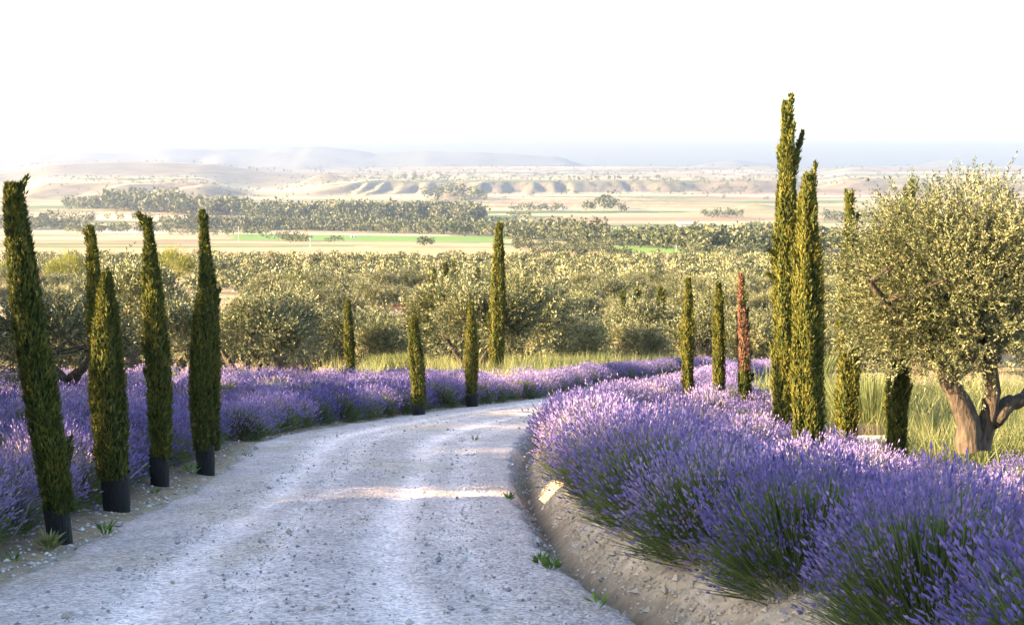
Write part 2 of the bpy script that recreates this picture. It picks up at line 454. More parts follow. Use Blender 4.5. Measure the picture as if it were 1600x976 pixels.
def mountains():
    pts = [(-500, 250), (-150, 246), (60, 243), (130, 240), (200, 238), (260, 233), (330, 234), (400, 234), (490, 230), (545, 233), (590, 240), (640, 237), (720, 238), (800, 240), (870, 246), (930, 262), (950, 266),
           (985, 259), (1010, 262), (1030, 260), (1055, 267), (1090, 258), (1140, 250), (1190, 254), (1240, 262), (1300, 258), (1350, 260), (1410, 264), (1440, 256), (1472, 249), (1505, 257), (1540, 264), (1580, 257), (1640, 255), (1800, 250), (2100, 256)]
    D0 = 9300.0
    px = np.arange(-500, 2100, 5.0)
    py = np.interp(px, *zip(*pts)) + 1.6 * (fbm(px / 28, px * 0, 80, 3) - .5) * 2
    top = (258 - py) / F_PX * D0 + CAM_Z
    base = -75.0
    dep = np.linspace(-1, 1, 25)
    X = np.repeat(((px - 800) / F_PX * D0)[None, :], 25, 0)
    Y = D0 + dep[:, None] * 900 + 0 * X
    prof = np.clip(1 - np.abs(dep), 0, 1)[:, None]
    rid = np.abs(fbm(X / 330, Y / 420, 82, 4) - .5) * 2
    Z = base + (top[None, :] - base) * prof ** .8 * (1 - .35 * (1 - prof) * rid * 2)
    C = np.ones(X.shape + (3,)) * np.array([.17, .16, .13]) * (.7 + .6 * fbm(X / 200, Y / 200, 84, 3))[..., None]
    mb = MB(); mb.add(np.stack([X, Y, Z], -1).reshape(-1, 3), grid_faces(*X.shape), C.reshape(-1, 3))
    tag(mb.build('mountains', M['mountain'], smooth=True), kind='structure')
mountains()

# ------------------------------------------------------------------ the road
def road():
    ys = np.concatenate([np.arange(-10, 6, .5), np.arange(6, 40, .10), np.arange(40, 80, .5)])
    t = np.linspace(0, 1, 64)
    a = xl(ys) - .25 + .25 * (fbm(ys * 1.6, ys * 0, 90, 3) - .5); b = xr(ys) + .14 + .12 * (fbm(ys * 1.9, ys * 0, 91, 3) - .5)
    X = a[:, None] + (b - a)[:, None] * t[None, :]
    Y = np.repeat(ys[:, None], 64, 1)
    wv = t[None, :] + .022 * (fbm(Y / 4, Y * 0, 92, 2) - .5)
    def track(c, w_): return np.exp(-((wv - c) / w_) ** 2)
    tr = track(.30, .055) + track(.43, .04) * .6 + track(.66, .05) + track(.80, .045) * .55
    Z = -drop(Y) + .015 + .05 * (1 - (2 * t[None, :] - 1) ** 2) - .028 * tr
    Z = Z + .022 * (fbm(X * 3, Y * 1.2, 94, 4) - .5) + .012 * (fbm(X * 11, Y * 9, 95, 2) - .5)
    e = sstep(0, .05, t) * sstep(0, .04, 1 - t)
    Z = Z - .17 * (1 - e)[None, :]
    lum = .80 + .32 * (fbm(X * 1.1, Y * .5, 96, 4) - .2) + .40 * np.clip(tr, 0, 1) - .18
    C = np.array([.68, .56, .53]) * lum[..., None]
    k = (sstep(.55, .75, fbm(X * 1.5, Y * .7, 97, 3)) * .55)[..., None]
    C = C * (1 - k) + np.array([.44, .36, .28]) * k
    mb = MB(); mb.add(np.stack([X, Y, Z], -1).reshape(-1, 3), grid_faces(*X.shape), C.reshape(-1, 3))
    tag(mb.build('gravel_road', M['road'], smooth=True), kind='structure')
    # loose stones on the carriageway and along both edges
    n = 21000
    y = 7.0 * (40 / 7.0) ** rng.random(n)
    q = rng.random(n)
    lx_, rx_ = xl(y), xr(y)
    tt = rng.random(n)
    x = np.where(q < .58, lx_ + (rx_ - lx_) * tt, np.where(q < .80, lx_ - .1 + .38 * rng.normal(0, 1, n), rx_ + .08 + .15 * rng.normal(0, 1, n)))
    tq = (x - lx_) / (rx_ - lx_)
    keep = ~(((np.abs(tq - .30) < .06) | (np.abs(tq - .66) < .06)) & (rng.random(n) < .75))
    x, y, tq = x[keep], y[keep], tq[keep]; n = len(x)
    on = (tq > .06) & (tq < .95)
    wv = np.clip(tq, 0, 1)
    z = np.where(on, -drop(y) + .015 + .05 * (1 - (2 * wv - 1) ** 2), ground_z(x, y))
    z = np.maximum(z, ground_z(x, y))
    sz = np.clip(rng.lognormal(math.log(.0085), .45, n), .004, .035) * np.where(on, .85, 1.25)
    octa = np.array([(1, 0, 0), (0, 1, 0), (-1, 0, 0), (0, -1, 0), (0, 0, .75), (0, 0, -.6)], float)
    fc = np.array([(0, 1, 4), (1, 2, 4), (2, 3, 4), (3, 0, 4), (1, 0, 5), (2, 1, 5), (3, 2, 5), (0, 3, 5)])
    V = octa[None] * (1 + .45 * (rng.random((n, 6, 1)) - .5)) * sz[:, None, None] * rng.uniform(.7, 1.4, (n, 1, 3))
    an = rng.random(n) * 6.28
    V = np.stack([V[..., 0] * np.cos(an)[:, None] - V[..., 1] * np.sin(an)[:, None], V[..., 0] * np.sin(an)[:, None] + V[..., 1] * np.cos(an)[:, None], V[..., 2]], -1)
    V = V + np.stack([x, y, z + sz * .25], 1)[:, None]
    pal = np.array([(.44, .42, .41), (.28, .27, .27), (.55, .52, .49), (.36, .30, .25), (.62, .60, .58), (.20, .19, .19)])
    c = pal[rng.choice(6, n, p=[.3, .25, .14, .14, .05, .12])]
    mb = MB(); mb.add(V.reshape(-1, 3), (fc[None] + 6 * np.arange(n)[:, None, None]).reshape(-1, 3), np.repeat(c, 6, 0))
    # soil clods and crumbs on the bank
    n = 6500
    y = 7.0 * (26 / 7.0) ** rng.random(n); u = .30 + .75 * rng.random(n) ** 1.2; x = xr(y) + u
    sz = np.clip(rng.lognormal(math.log(.008), .5, n), .004, .045)
    V = octa[None] * (1 + .6 * (rng.random((n, 6, 1)) - .5)) * sz[:, None, None] * rng.uniform(.7, 1.5, (n, 1, 3)) + np.stack([x, y, ground_z(x, y) + sz * .15], 1)[:, None]
    cl = MB(); cl.add(V.reshape(-1, 3), (fc[None] + 6 * np.arange(n)[:, None, None]).reshape(-1, 3), np.repeat(np.array([.54, .44, .34]) * rng.uniform(.7, 1.2, (n, 1)), 6, 0))
    tag(cl.build('soil_crumbs', M['stone']), 'loose tan soil crumbs on the bank beside the ditch', 'soil', kind='stuff')
    tag(mb.build('loose_gravel', M['stone']), 'loose grey and white gravel scattered on the track and its edges', 'gravel', kind='stuff')
road()

# ------------------------------------------------------------------ cypresses
def cypress_mesh(h, wd, seed, tuft=.075, n=5200, lean=(0, 0), spire=0.0, mats=('cypress',), bare=.0, dry_from=None, side=None):
    """foliage of a columnar cypress: upright scale-leaf sprays round a lumpy column"""
    r = np.random.default_rng(seed)
    n = int(n * 1.6); tuft = tuft * .84
    mb = MB()
    ph = r.random(6) * 6.28
    def R_(t, a):
        p = np.clip((t / .06), .0, 1) ** .5 * .25 + .75
        p = p * np.where(t > .55, np.sqrt(np.clip(1 - ((t - .55) / .46) ** (2.6 - 1.3 * spire), 0.004, 1)) ** (1 + .8 * max(spire, 0)), 1)
        lump = 1 + .27 * (fbm(a * 1.3 + ph[0], t * h * 2.1 + ph[1], seed, 3) - .5) * 2 + .10 * np.sin(a * 5 + ph[2] + t * 5)
        belly = .86 + .14 * np.sin(np.pi * np.clip(t * 1.15, 0, 1)) + .10 * (noise(t * h * 1.3, ph[3], seed + 3) - .5)
        return wd * .5 * p * lump * belly
    def axis(t):
        bend = .03 * h * np.sin(t * 3 + ph[4]) * .35
        return np.stack([lean[0] * t * h + bend, lean[1] * t * h + bend * .5, t * h], -1)
    # dark inner body
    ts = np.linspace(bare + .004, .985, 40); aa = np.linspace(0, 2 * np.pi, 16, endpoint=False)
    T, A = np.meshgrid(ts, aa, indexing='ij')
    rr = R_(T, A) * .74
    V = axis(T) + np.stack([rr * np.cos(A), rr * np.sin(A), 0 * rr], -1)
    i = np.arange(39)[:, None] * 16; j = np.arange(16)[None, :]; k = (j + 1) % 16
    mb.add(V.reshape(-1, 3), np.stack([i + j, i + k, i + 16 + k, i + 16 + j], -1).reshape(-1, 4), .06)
    t = bare + (1 - bare) * r.random(n) ** .95; t = np.clip(t, 0, .995)
    a = r.random(n) * 6.283
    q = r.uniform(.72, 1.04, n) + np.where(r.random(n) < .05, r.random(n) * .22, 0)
    rad = R_(t, a) * q
    P = axis(t) + np.stack([rad * np.cos(a), rad * np.sin(a), 0 * rad], -1)
    outw = np.stack([np.cos(a), np.sin(a), 0 * a], -1)
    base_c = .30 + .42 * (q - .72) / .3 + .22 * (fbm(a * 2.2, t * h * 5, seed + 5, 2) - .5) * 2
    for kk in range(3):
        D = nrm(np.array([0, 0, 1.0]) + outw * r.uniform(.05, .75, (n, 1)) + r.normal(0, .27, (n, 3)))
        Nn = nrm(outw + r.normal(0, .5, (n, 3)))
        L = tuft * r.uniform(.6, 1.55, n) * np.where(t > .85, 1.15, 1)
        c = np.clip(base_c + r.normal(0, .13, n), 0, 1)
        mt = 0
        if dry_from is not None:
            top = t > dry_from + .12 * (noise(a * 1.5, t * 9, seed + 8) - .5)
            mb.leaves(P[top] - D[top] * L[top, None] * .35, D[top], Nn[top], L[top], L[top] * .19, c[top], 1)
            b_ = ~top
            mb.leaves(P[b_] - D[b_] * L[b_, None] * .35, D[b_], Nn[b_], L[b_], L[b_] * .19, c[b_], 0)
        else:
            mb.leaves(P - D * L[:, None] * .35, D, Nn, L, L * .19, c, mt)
    # side leaders and stray sprays that break the outline
    wisps = [(float(q_), float(r.random() * 6.283), float(r.uniform(.10, .24) * h / 3), float(r.uniform(.12, .55))) for q_ in r.uniform(.15, .97, 16)] + [(float(q_), float(r.random() * 6.283), float(r.uniform(.05, .10) * h / 3), .15) for q_ in r.uniform(.93, .985, 4)]
    for (t0, ang, ln, out_) in (side or []) + wisps:
        st = axis(np.array(t0)) + np.array([math.cos(ang), math.sin(ang), 0]) * float(R_(np.array(t0), np.array(ang))) * .7
        dv = nrm(np.array([math.cos(ang) * out_, math.sin(ang) * out_, 1.0]))
        m_ = int(420 * ln / .6); u = r.random(m_) ** .9
        P2 = st + dv * (u * ln)[:, None] + r.normal(0, .028 * wd / .4, (m_, 3)) * (1.15 - u)[:, None]
        D2 = nrm(dv + r.normal(0, .32, (m_, 3)))
        mb.leaves(P2, D2, nrm(r.normal(0, 1, (m_, 3))), tuft * r.uniform(.6, 1.3, m_), tuft * .3, np.clip(.55 + r.normal(0, .16, m_), 0, 1))
    return mb.mesh('foliage', [M[k] for k in mats])

def cypress(px, d, top_py, wpx, label, seed, lean_px=0, guard=0.0, guard_w=.9, tuft=.075, n=5200, spire=.3, mats=('cypress',), bare=0.0, dry_from=None, side=None, group='cypresses planted along the track', x=None):
    x = px_x(px, d) if x is None else x
    z = gz(x, d) - .02
    zt = at(px, top_py, d)[2]
    h = (zt - z) * .975; wd = wpx * .92 / F_PX * d
    root = link('cypress_tree', None, None, (x, d, z)); root.empty_display_size = .2
    tag(root, label, 'cypress tree', group)
    ln = (lean_px / F_PX * d / h, 0)
    gh = guard / F_PX * d
    me = cypress_mesh(h, wd, seed, tuft, n, ln, spire, mats, max(bare, (gh * .85) / h), dry_from, side)
    link('foliage', me, root)
    mb = MB()
    p = np.stack([np.linspace(0, ln[0] * h * .9, 12), np.linspace(0, .02, 12), np.linspace(-.15, h * .9, 12)], 1)
    tube(mb, p, np.linspace(.16, .03, 12) * wd, 8, .12, seed)
    mb.build('trunk', M['bark2'], root, True)
    if gh:
        mb = MB()
        gw = wd * .5 * guard_w
        zz = np.linspace(-.06, gh, 7)
        rg = np.random.default_rng(seed)
        aa = np.linspace(0, 6.283, 18, endpoint=False)
        rr = gw * (1 + .05 * np.sin(aa[None] * 2 + seed) + .04 * (rg.random((7, 18)) - .5)) * np.linspace(.94, 1.03, 7)[:, None]
        V = np.stack([rr * np.cos(aa)[None] + ln[0] * zz[:, None], rr * np.sin(aa)[None], np.repeat(zz[:, None], 18, 1) + .02 * (rg.random((7, 18)) - .5)], -1)
        i = np.arange(6)[:, None] * 18; j = np.arange(18)[None]; k = (j + 1) % 18
        mb.add(V.reshape(-1, 3), np.stack([i + j, i + k, i + 18 + k, i + 18 + j], -1).reshape(-1, 4))
        mb.build('trunk_guard', M['guard'], root, True)
    return root

# left row beside the track
cypress(79, 11.0, 274, 50, 'tall thin cypress leaning left, nearest the camera at the left edge', 1, lean_px=-52, guard=66, guard_w=.82, tuft=.06, n=7500, spire=-.6)
cypress(170, 12.9, 418, 55, 'short cypress with golden sunlit left side and black sleeve, second in left row', 2, lean_px=-8, guard=66, guard_w=.86, tuft=.055, n=6500, spire=.55)
cypress(240, 15.1, 334, 37, 'slim shaded cypress with black sleeve, third in the left row', 3, lean_px=-6, guard=52, guard_w=.9, tuft=.065, n=6000, spire=.7)
cypress(313, 16.5, 448, 36, 'shorter front cypress of the overlapping pair at the end of the left row', 4, lean_px=-2, guard=50, guard_w=.95, tuft=.06, n=5500, spire=.2)
cypress(321, 19.5, 321, 31, 'taller pointed cypress standing behind the front one of the overlapping pair', 5, lean_px=-3, tuft=.075, n=5500, spire=.8)
cypress(145, 19.0, 346, 29, 'slim cypress rising behind the golden sunlit one in the left row', 6, lean_px=-4, tuft=.075, n=5000, spire=.5)
# by the bend
cypress(653, 28.4, 490, 23, 'small cypress with black sleeve at the bend, nearer of two', 7, lean_px=-6, guard=26, guard_w=.95, tuft=.075, n=3600, spire=.2)
cypress(737, 31.8, 470, 20, 'small cypress on the verge in front of the olive with v-shaped trunk', 8, lean_px=-3, guard=24, guard_w=1.0, tuft=.075, n=3400, spire=.3)
cypress(779, 46.0, 344, 24, 'tall cypress standing behind the hedge to the right of the forked olive', 9, lean_px=-2, tuft=.12, n=5200, spire=.5, x=px_x(779, 46))
cypress(547, 42.5, 466, 15, 'small brownish cypress at the back edge of the left lavender bed', 10, lean_px=-4, tuft=.1, n=2800, spire=.2)
# in the right-hand bed
cypress(1227, 22.0, 146, 44, 'tallest cypress with ragged split top in the right lavender bed', 11, lean_px=2, tuft=.1, n=9500, spire=.9,
        side=[(.80, .3, .72, .26), (.80, 3.0, .45, .15), (.86, 1.5, .5, .05), (.58, 3.4, .22, 1.2), (.52, 3.2, .2, 1.4), (.62, .2, .75, .10)])
cypress(1268, 17.0, 262, 52, 'thick dark round-topped cypress in front of the tallest one, right bed', 12, lean_px=-2, tuft=.075, n=9000, spire=.25)
cypress(1327, 25.0, 294, 37, 'cypress with narrow tip between the dark cypress and the big olive', 13, lean_px=0, tuft=.09, n=6000, spire=.8, side=[(.72, .1, .5, .35)])
cypress(1411, 22.8, 280, 38, 'cypress hidden behind the big olive, its dark base showing below the crown', 14, lean_px=8, tuft=.085, n=6000, spire=.7, bare=.07)
cypress(1081, 30.0, 431, 19, 'leftmost of three small cypresses behind the right lavender bed', 15, lean_px=-5, tuft=.085, n=3800, spire=.3)
cypress(1131, 30.6, 440, 19, 'middle one of three small cypresses behind the right lavender bed', 16, lean_px=-8, tuft=.085, n=3800, spire=.5)
cypress(1168, 30.2, 424, 20, 'dying cypress with rust brown upper half behind the right bed', 17, lean_px=-8, tuft=.1, n=3600, spire=1.0, mats=('cypress', 'cypress_dry'), dry_from=.36)

# little cypresses far down in the grove
FAR_CYP = [(675, 421, 455, 'leftmost of four little far cypresses in the grove'), (693, 413, 458, 'second of four little far cypresses in the grove'),
           (710, 411, 456, 'third of four little far cypresses in the grove'), (746, 421, 449, 'thinnest and last of four little far cypresses in the grove'),
           (975, 457, 492, 'dark little far cypress left of its pair among grove olives'), (996, 455, 490, 'pale green little cypress among grove olives, right of the dark one'),
           (1033, 452, 478, 'tiny cypress tip among grove olives left of three small cypresses')]
for i, (px, tp, bp, lab) in enumerate(FAR_CYP):
    d = 125 if i < 4 else 100
    x = px_x(px, d); z = at(px, bp + 22, d)[2]; zt = at(px, tp, d)[2]
    g_ = gz(x, d); z = min(z, g_) if i >= 4 else g_
    o = link('cypress_tree', cypress_mesh(zt - g_, (9 if i != 3 else 6) / F_PX * d, 40 + i, .3, 900, spire=.7), None, (x, d, g_))
    tag(o, lab, 'cypress tree', 'little cypresses in the grove')

# ------------------------------------------------------------------ olive trees
def olive_parts(h, crown, nclump, nleaf, leaf, seed, limbs=None, trunk_r=.16, mats=('olive', 'bark'), flat=.9, fork=.28, zmin=-.62):
    """crown = (cx, cy, cz, rx, ry, rz) in the tree's own frame; returns trunk and crown meshes"""
    r = np.random.default_rng(seed)
    cx, cy_, cz, rx, ry, rz = crown
    c0 = np.array([cx, cy_, cz]); rad = np.array([rx, ry, rz])
    k = 0; cs = []
    dirs = nrm(r.normal(0, 1, (nclump * 3, 3))); dirs = dirs[dirs[:, 2] > zmin][:nclump]
    cen = c0 + dirs * rad * r.uniform(.42, .80, (len(dirs), 1))
    crad = r.uniform(.26, .42, len(dirs)) * (rx + rz) * .5
    # leaves on twigs
    per = 14
    nt_ = nleaf // per
    w_ = crad ** 2; pick = r.choice(len(dirs), nt_, p=w_ / w_.sum())
    off = nrm(r.normal(0, 1, (nt_, 3))) * (r.random((nt_, 1)) ** .45)
    off[:, 2] *= flat
    P0 = cen[pick] + off * crad[pick][:, None]
    od = nrm(nrm((P0 - c0) / rad) * .75 + nrm(off) * .5 + np.array([0, 0, .42]) + r.normal(0, .35, (nt_, 3)))
    tl = leaf * r.uniform(3.0, 6.5, nt_)
    shoot = r.random(nt_) < .06
    tl = np.where(shoot & (od[:, 2] > .3), tl * 1.9, tl)
    mb = MB()
    depth = np.linalg.norm((P0 - c0) / rad, axis=1)
    tone = .42 + .16 * r.normal(0, 1, len(cen))[pick] + .10 * r.normal(0, 1, nt_)
    for j in range(per):
        u = (j // 2 + 1) / (per / 2 + .3)
        side = nrm(np.cross(od, r.normal(0, 1, (nt_, 3)))) * (1 if j % 2 else -1)
        D = nrm(od * .8 + side * .75)
        if j == per - 1: D = od
        P = P0 + od * (tl * u)[:, None]
        L = leaf * r.uniform(.75, 1.25, nt_)
        mb.leaves(P, D, nrm(np.cross(D, side) + r.normal(0, .4, (nt_, 3))), L, L * .30, np.clip(tone + r.normal(0, .16, nt_), 0, 1))
    mb.leaves(P0 - od * (tl * .4)[:, None], od, nrm(r.normal(0, 1, (nt_, 3))), tl * 1.3, leaf * .10, np.full(nt_, .12))
    crown_me = mb.mesh('crown', [M[mats[0]]])
    # trunk and limbs
    tb = MB()
    limbs = limbs or []
    if not limbs:
        fz = h * fork
        f0 = np.array([r.normal(0, .05), r.normal(0, .05), fz])
        tube(tb, curve_pts([(0, 0, -.2), (r.normal(0, .04), r.normal(0, .04), fz * .5), f0], 10), np.linspace(1.25, .9, 10) * trunk_r, 10, .22, seed)
        nl = r.integers(3, 5); a0 = r.random() * 6.28
        for q in range(nl):
            a = a0 + q * 6.283 / nl + r.normal(0, .3)
            e = c0 + np.array([math.cos(a) * rx * .55, math.sin(a) * ry * .55, -.15 * rz])
            mid = (f0 + e) / 2 + np.array([math.cos(a), math.sin(a), 0]) * rx * .12
            limbs.append(([f0 - [0, 0, .05], mid, e], trunk_r * .72, trunk_r * .22))
    ends = []
    for pts, r0, r1 in limbs:
        p = curve_pts(pts, 16)
        p[1:-1] += r.normal(0, r0 * .10, (14, 3))
        tube(tb, p, np.linspace(1, 0, 16) ** .8 * (r0 - r1) + r1, 10, .22, seed + len(ends))
        ends.append(p[-1])
        ends.append(p[11])
    ends = np.array(ends)
    for c in cen:
        e = ends[np.argmin(np.linalg.norm(ends - c, axis=1))]
        m_ = (e + c) / 2 + r.normal(0, .06, 3) - np.array([0, 0, .04])
        tube(tb, curve_pts([e, m_, c], 6), np.linspace(trunk_r * .20, trunk_r * .06, 6), 5, .1, seed)
    return tb.mesh('trunk', [M[mats[1]]], True), crown_me

def olive(px, d, label, parts, z=None, sc=1.0, rz=0.0, name='olive_tree', cat='olive tree', group=None, x=None, y=None):
    x = px_x(px, d) if x is None else x
    root = link(name, None, None, (x, d, gz(x, d)), rz, sc); root.empty_display_size = .3
    tag(root, label, cat, group)
    link('trunk', parts[0], root); link('crown', parts[1], root)
    return root

# the big olive on the right
d0 = 21.5; bx, bz = px_x(1512, d0), gz(px_x(1512, d0), d0)
def L_(px, py, dd=0.0):
    p = at(px, py, d0 + dd); return np.array([p[0] - bx, dd, p[2] - bz])
limbs = [([L_(1516, 702), L_(1512, 650), L_(1478, 585), L_(1452, 540), L_(1420, 470)], .20, .07),
         ([L_(1490, 590), L_(1520, 545), L_(1535, 470, .3)], .12, .05),
         ([L_(1528, 700, .1), L_(1548, 640, .1), L_(1552, 585, .0), L_(1540, 520), L_(1560, 430)], .17, .06),
         ([L_(1545, 660, .1), L_(1575, 632, .1), L_(1610, 618, .2), L_(1660, 520, .3)], .15, .06),
         ([L_(1552, 560, .1), L_(1585, 500, .5), L_(1620, 420, .8)], .10, .05),
         ([L_(1470, 560, .0), L_(1400, 500, -.5), L_(1360, 440, -.7)], .09, .04)]
crn = L_(1500, 456)
big = olive_parts(4.0, (crn[0] + .08, 0.0, crn[2], 2.25, 1.75, 1.50), 96, 112000, .060, 101, limbs, .2, zmin=-.80)
olive(1512, d0, 'big silvery olive tree with twin leaning trunks at the right edge', big)

# three olives standing at the lavender bed
t1 = olive_parts(2.5, (-.1, 0, 1.45, 1.5, 1.4, .95), 26, 20000, .075, 102, None, .16, fork=.27)
olive(97, 28.0, 'shaded olive with thick short trunk in the left lavender bed', t1, sc=1.02)
t2 = olive_parts(2.8, (.25, 0, 1.62, 1.45, 1.3, .98), 24, 18000, .085, 103,
                 [([(0, 0, -.2), (-.02, 0, .25), (-.40, 0, .72), (-.75, 0, 1.25)], .15, .05), ([(.02, 0, -.1), (.12, 0, .3), (.42, 0, .75), (.8, 0, 1.4)], .14, .05), ([(0, .05, .2), (.05, .2, .8), (.1, .4, 1.6)], .10, .04)], .15)
olive(380, 40.0, 'half-lit olive with forked trunk at the back of the left lavender bed', t2, sc=.98)
t3 = olive_parts(3.0, (.05, 0, 1.85, 1.95, 1.6, 1.05), 30, 24000, .095, 104,
                 [([(-.08, 0, -.2), (-.2, 0, .4), (-.55, 0, .95), (-1.0, 0, 1.6)], .17, .05), ([(.1, 0, -.2), (.2, 0, .4), (.55, 0, 1.0), (1.0, 0, 1.7)], .18, .05), ([(0, .1, .3), (.1, .2, 1.0), (.1, .3, 1.9)], .11, .04)], .16)
olive(738, 47.5, 'wide olive with v-shaped double trunk behind the hedge at the bend', t3, sc=1.05)

# grove: five patterns, each tree a copy
PAT = []
for i in range(5):
    rr_ = np.random.default_rng(200 + i)
    hh = rr_.uniform(2.9, 3.5)
    PAT.append(olive_parts(hh, (0, 0, hh * .55, rr_.uniform(1.55, 1.9), rr_.uniform(1.55, 1.9), hh * .44), 24, 14000, .14, 210 + i, None, .2, fork=.2))
SHR = [olive_parts(3.2, (0, 0, 1.75, 1.9, 1.8, 1.45), 22, 8400, .16, 230, None, .12, mats=('shrub', 'bark'), fork=.15),
       olive_parts(2.6, (0, 0, 1.40, 1.7, 1.7, 1.25), 20, 7000, .16, 231, None, .10, mats=('shrub', 'bark'), fork=.15)]

SHRUBS = [(108, 455, 1.0, 0, 'yellow-green bushy tree standing in the open field at far left'), (205, 470, .9, 1, 'yellow-green bush beside the shaded third cypress'),
          (272, 445, 1.05, 0, 'tall golden green bush left of the pointed cypress'), (455, 462, .62, 1, 'small bright yellow-green bush at the grove edge beyond the left bed'),
          (20, 450, .95, 1, 'yellow-green bush cut by the left frame edge')]
taken = []
for i, (px, py, s, k, lab) in enumerate(SHRUBS):
    x, d = on_ground(px, py); taken.append((x, d))
    olive(px, d, lab, SHR[k], sc=s * 1.75, rz=i * 1.3, name='bushy_tree', cat='tree', group='yellow-green bushes in the field', x=x)

gr = np.random.default_rng(17)
cand = []
sp = 7.3
ca, sa = math.cos(.42), math.sin(.42)
for i in range(-90, 91):
    for j in range(-90, 91):
        gx, gy_ = i * sp, j * sp
        x = gx * ca - gy_ * sa + gr.normal(0, .75); y = gx * sa + gy_ * ca + 200 + gr.normal(0, .75)
        if y < 49 or y > 385 or abs(x) > .385 * y + 7: continue
        if y < 78 and x > xl(y) - 4.6: 
            if not (y > 55 and x > xr(y) + 4): continue
        if y < 58 and -9.5 < x < -1: continue
        if (x + 13) ** 2 / 7.0 ** 2 + (y - 136) ** 2 / 20 ** 2 < 1: continue
        s_ = x / y
        if s_ < -.175 and 95 < y < 240 and gr.random() < .70: continue
        if gr.random() < .04: continue
        if any((x - a) ** 2 + (y - b) ** 2 < 30 for a, b in taken): continue
        cand.append((x, y))
cand.sort(key=lambda p: p[1])
ZG = ground_z(np.array([c[0] for c in cand]), np.array([c[1] for c in cand]))
rest = []
_f = sorted([(c[0] / c[1], i) for i, c in enumerate(cand) if c[1] < 76 and abs(c[0] / c[1]) < .36])
_w = ['leftmost', 'second', 'third', 'fourth', 'fifth', 'sixth', 'seventh', 'eighth', 'ninth', 'tenth', 'eleventh', 'twelfth', 'thirteenth', 'fourteenth', 'fifteenth', 'sixteenth', 'seventeenth', 'eighteenth', 'nineteenth', 'twentieth']
FRONT = {i: ('leftmost olive in the nearest ranks of the grove' if k == 0 else 'olive in the nearest ranks of the grove, %s from the left' % _w[k]) for k, (_, i) in enumerate(_f) if k < 20}
for i, (x, y) in enumerate(cand):
    s = gr.uniform(.88, 1.40) * (1.0 if y > 80 else .9)
    p = PAT[gr.integers(0, 5)]; rz = gr.random() * 6.28
    if i < 290:
        if y < 130:
            root = link('olive_tree', None, None, (x, y, ZG[i]), rz, s); root.empty_display_size = .3
            link('trunk', p[0], root); link('crown', p[1], root)
        else:
            if len(p[1].materials) == 1: pass
            root = link('olive_tree', p[1], None, (x, y, ZG[i]), rz, s)
        lab = FRONT.get(i, 'silvery grey-green olive tree among the many of the planted grove')
        tag(root, lab, 'olive tree', 'olive trees of the grove')
    else:
        rest.append((x, y, ZG[i], s))
def far_grove():
    r = np.random.default_rng(5)
    a = np.array(rest); n = 270
    m_ = len(a)
    cl = nrm(r.normal(0, 1, (m_, 9, 3))) * np.array([1.2, 1.2, .85]) * r.uniform(.5, 1, (m_, 9, 1)); cl[..., 2] = np.abs(cl[..., 2]) * 1.1 + 1.3
    pk = r.integers(0, 9, (m_, n))
    c = np.take_along_axis(cl, pk[..., None], 1)
    o = nrm(r.normal(0, 1, (m_, n, 3))) * r.random((m_, n, 1)) ** .4 * .85
    P = ((c + o) * a[:, None, 3:4]) + a[:, None, :3]
    D = nrm(nrm(o) + np.array([0, 0, .4]) + r.normal(0, .4, (m_, n, 3)))
    tone = np.clip(.45 + r.normal(0, .16, (m_, 1)) + r.normal(0, .14, (m_, n)), 0, 1)
    k = m_ * n
    mb = MB(); mb.leaves(P.reshape(k, 3), D.reshape(k, 3), nrm(r.normal(0, 1, (k, 3))), r.uniform(.40, .72, k), r.uniform(.24, .40, k), tone.ravel())
    tag(mb.build('olive_grove', M['olive']), 'far part of the olive grove, crowns merging into one mass', 'olive grove', kind='stuff')
far_grove()

# ------------------------------------------------------------------ olives standing left of the frame: they shade the track
SHADE = [(-9.2, 13.0, .46, 1), (-6.6, 13.7, .53, 4), (-9.4, 8.6, .8, 0), (-8.2, 10.4, .66, 3), (-12.5, 9.0, .75, 1), (-10.0, 16.4, .62, 0), (-9.5, 19.8, .55, 1), (-11.3, 23.8, .6, 2), (-7.6, 5.6, 1.2, 2), (-9.0, -2.0, 1.35, 0), (-6.2, 3.4, 1.25, 4), (-12.5, 3.0, 1.4, 1), (-10.6, 6.2, 1.35, 0), (-11.0, 14.4, .95, 1), (-8.0, 1.5, 1.3, 2), (-13.0, 18.6, 1.10, 3), (-13.6, 22.5, 1.05, 4), (-15.5, 27.0, 1.1, 0), (-6.5, -3.0, 1.2, 1), (-18.5, 33.0, 1.05, 2), (-10.0, -8.0, 1.4, 3), (-24, 44, 1.0, 4)]
for i, (x, y, s, k) in enumerate(SHADE):
    s *= 1.15
    o = olive(0, y, 'olive tree standing left of the view that shades the track', PAT[k], sc=s, rz=i * 1.7, group='olives left of the track', x=x)

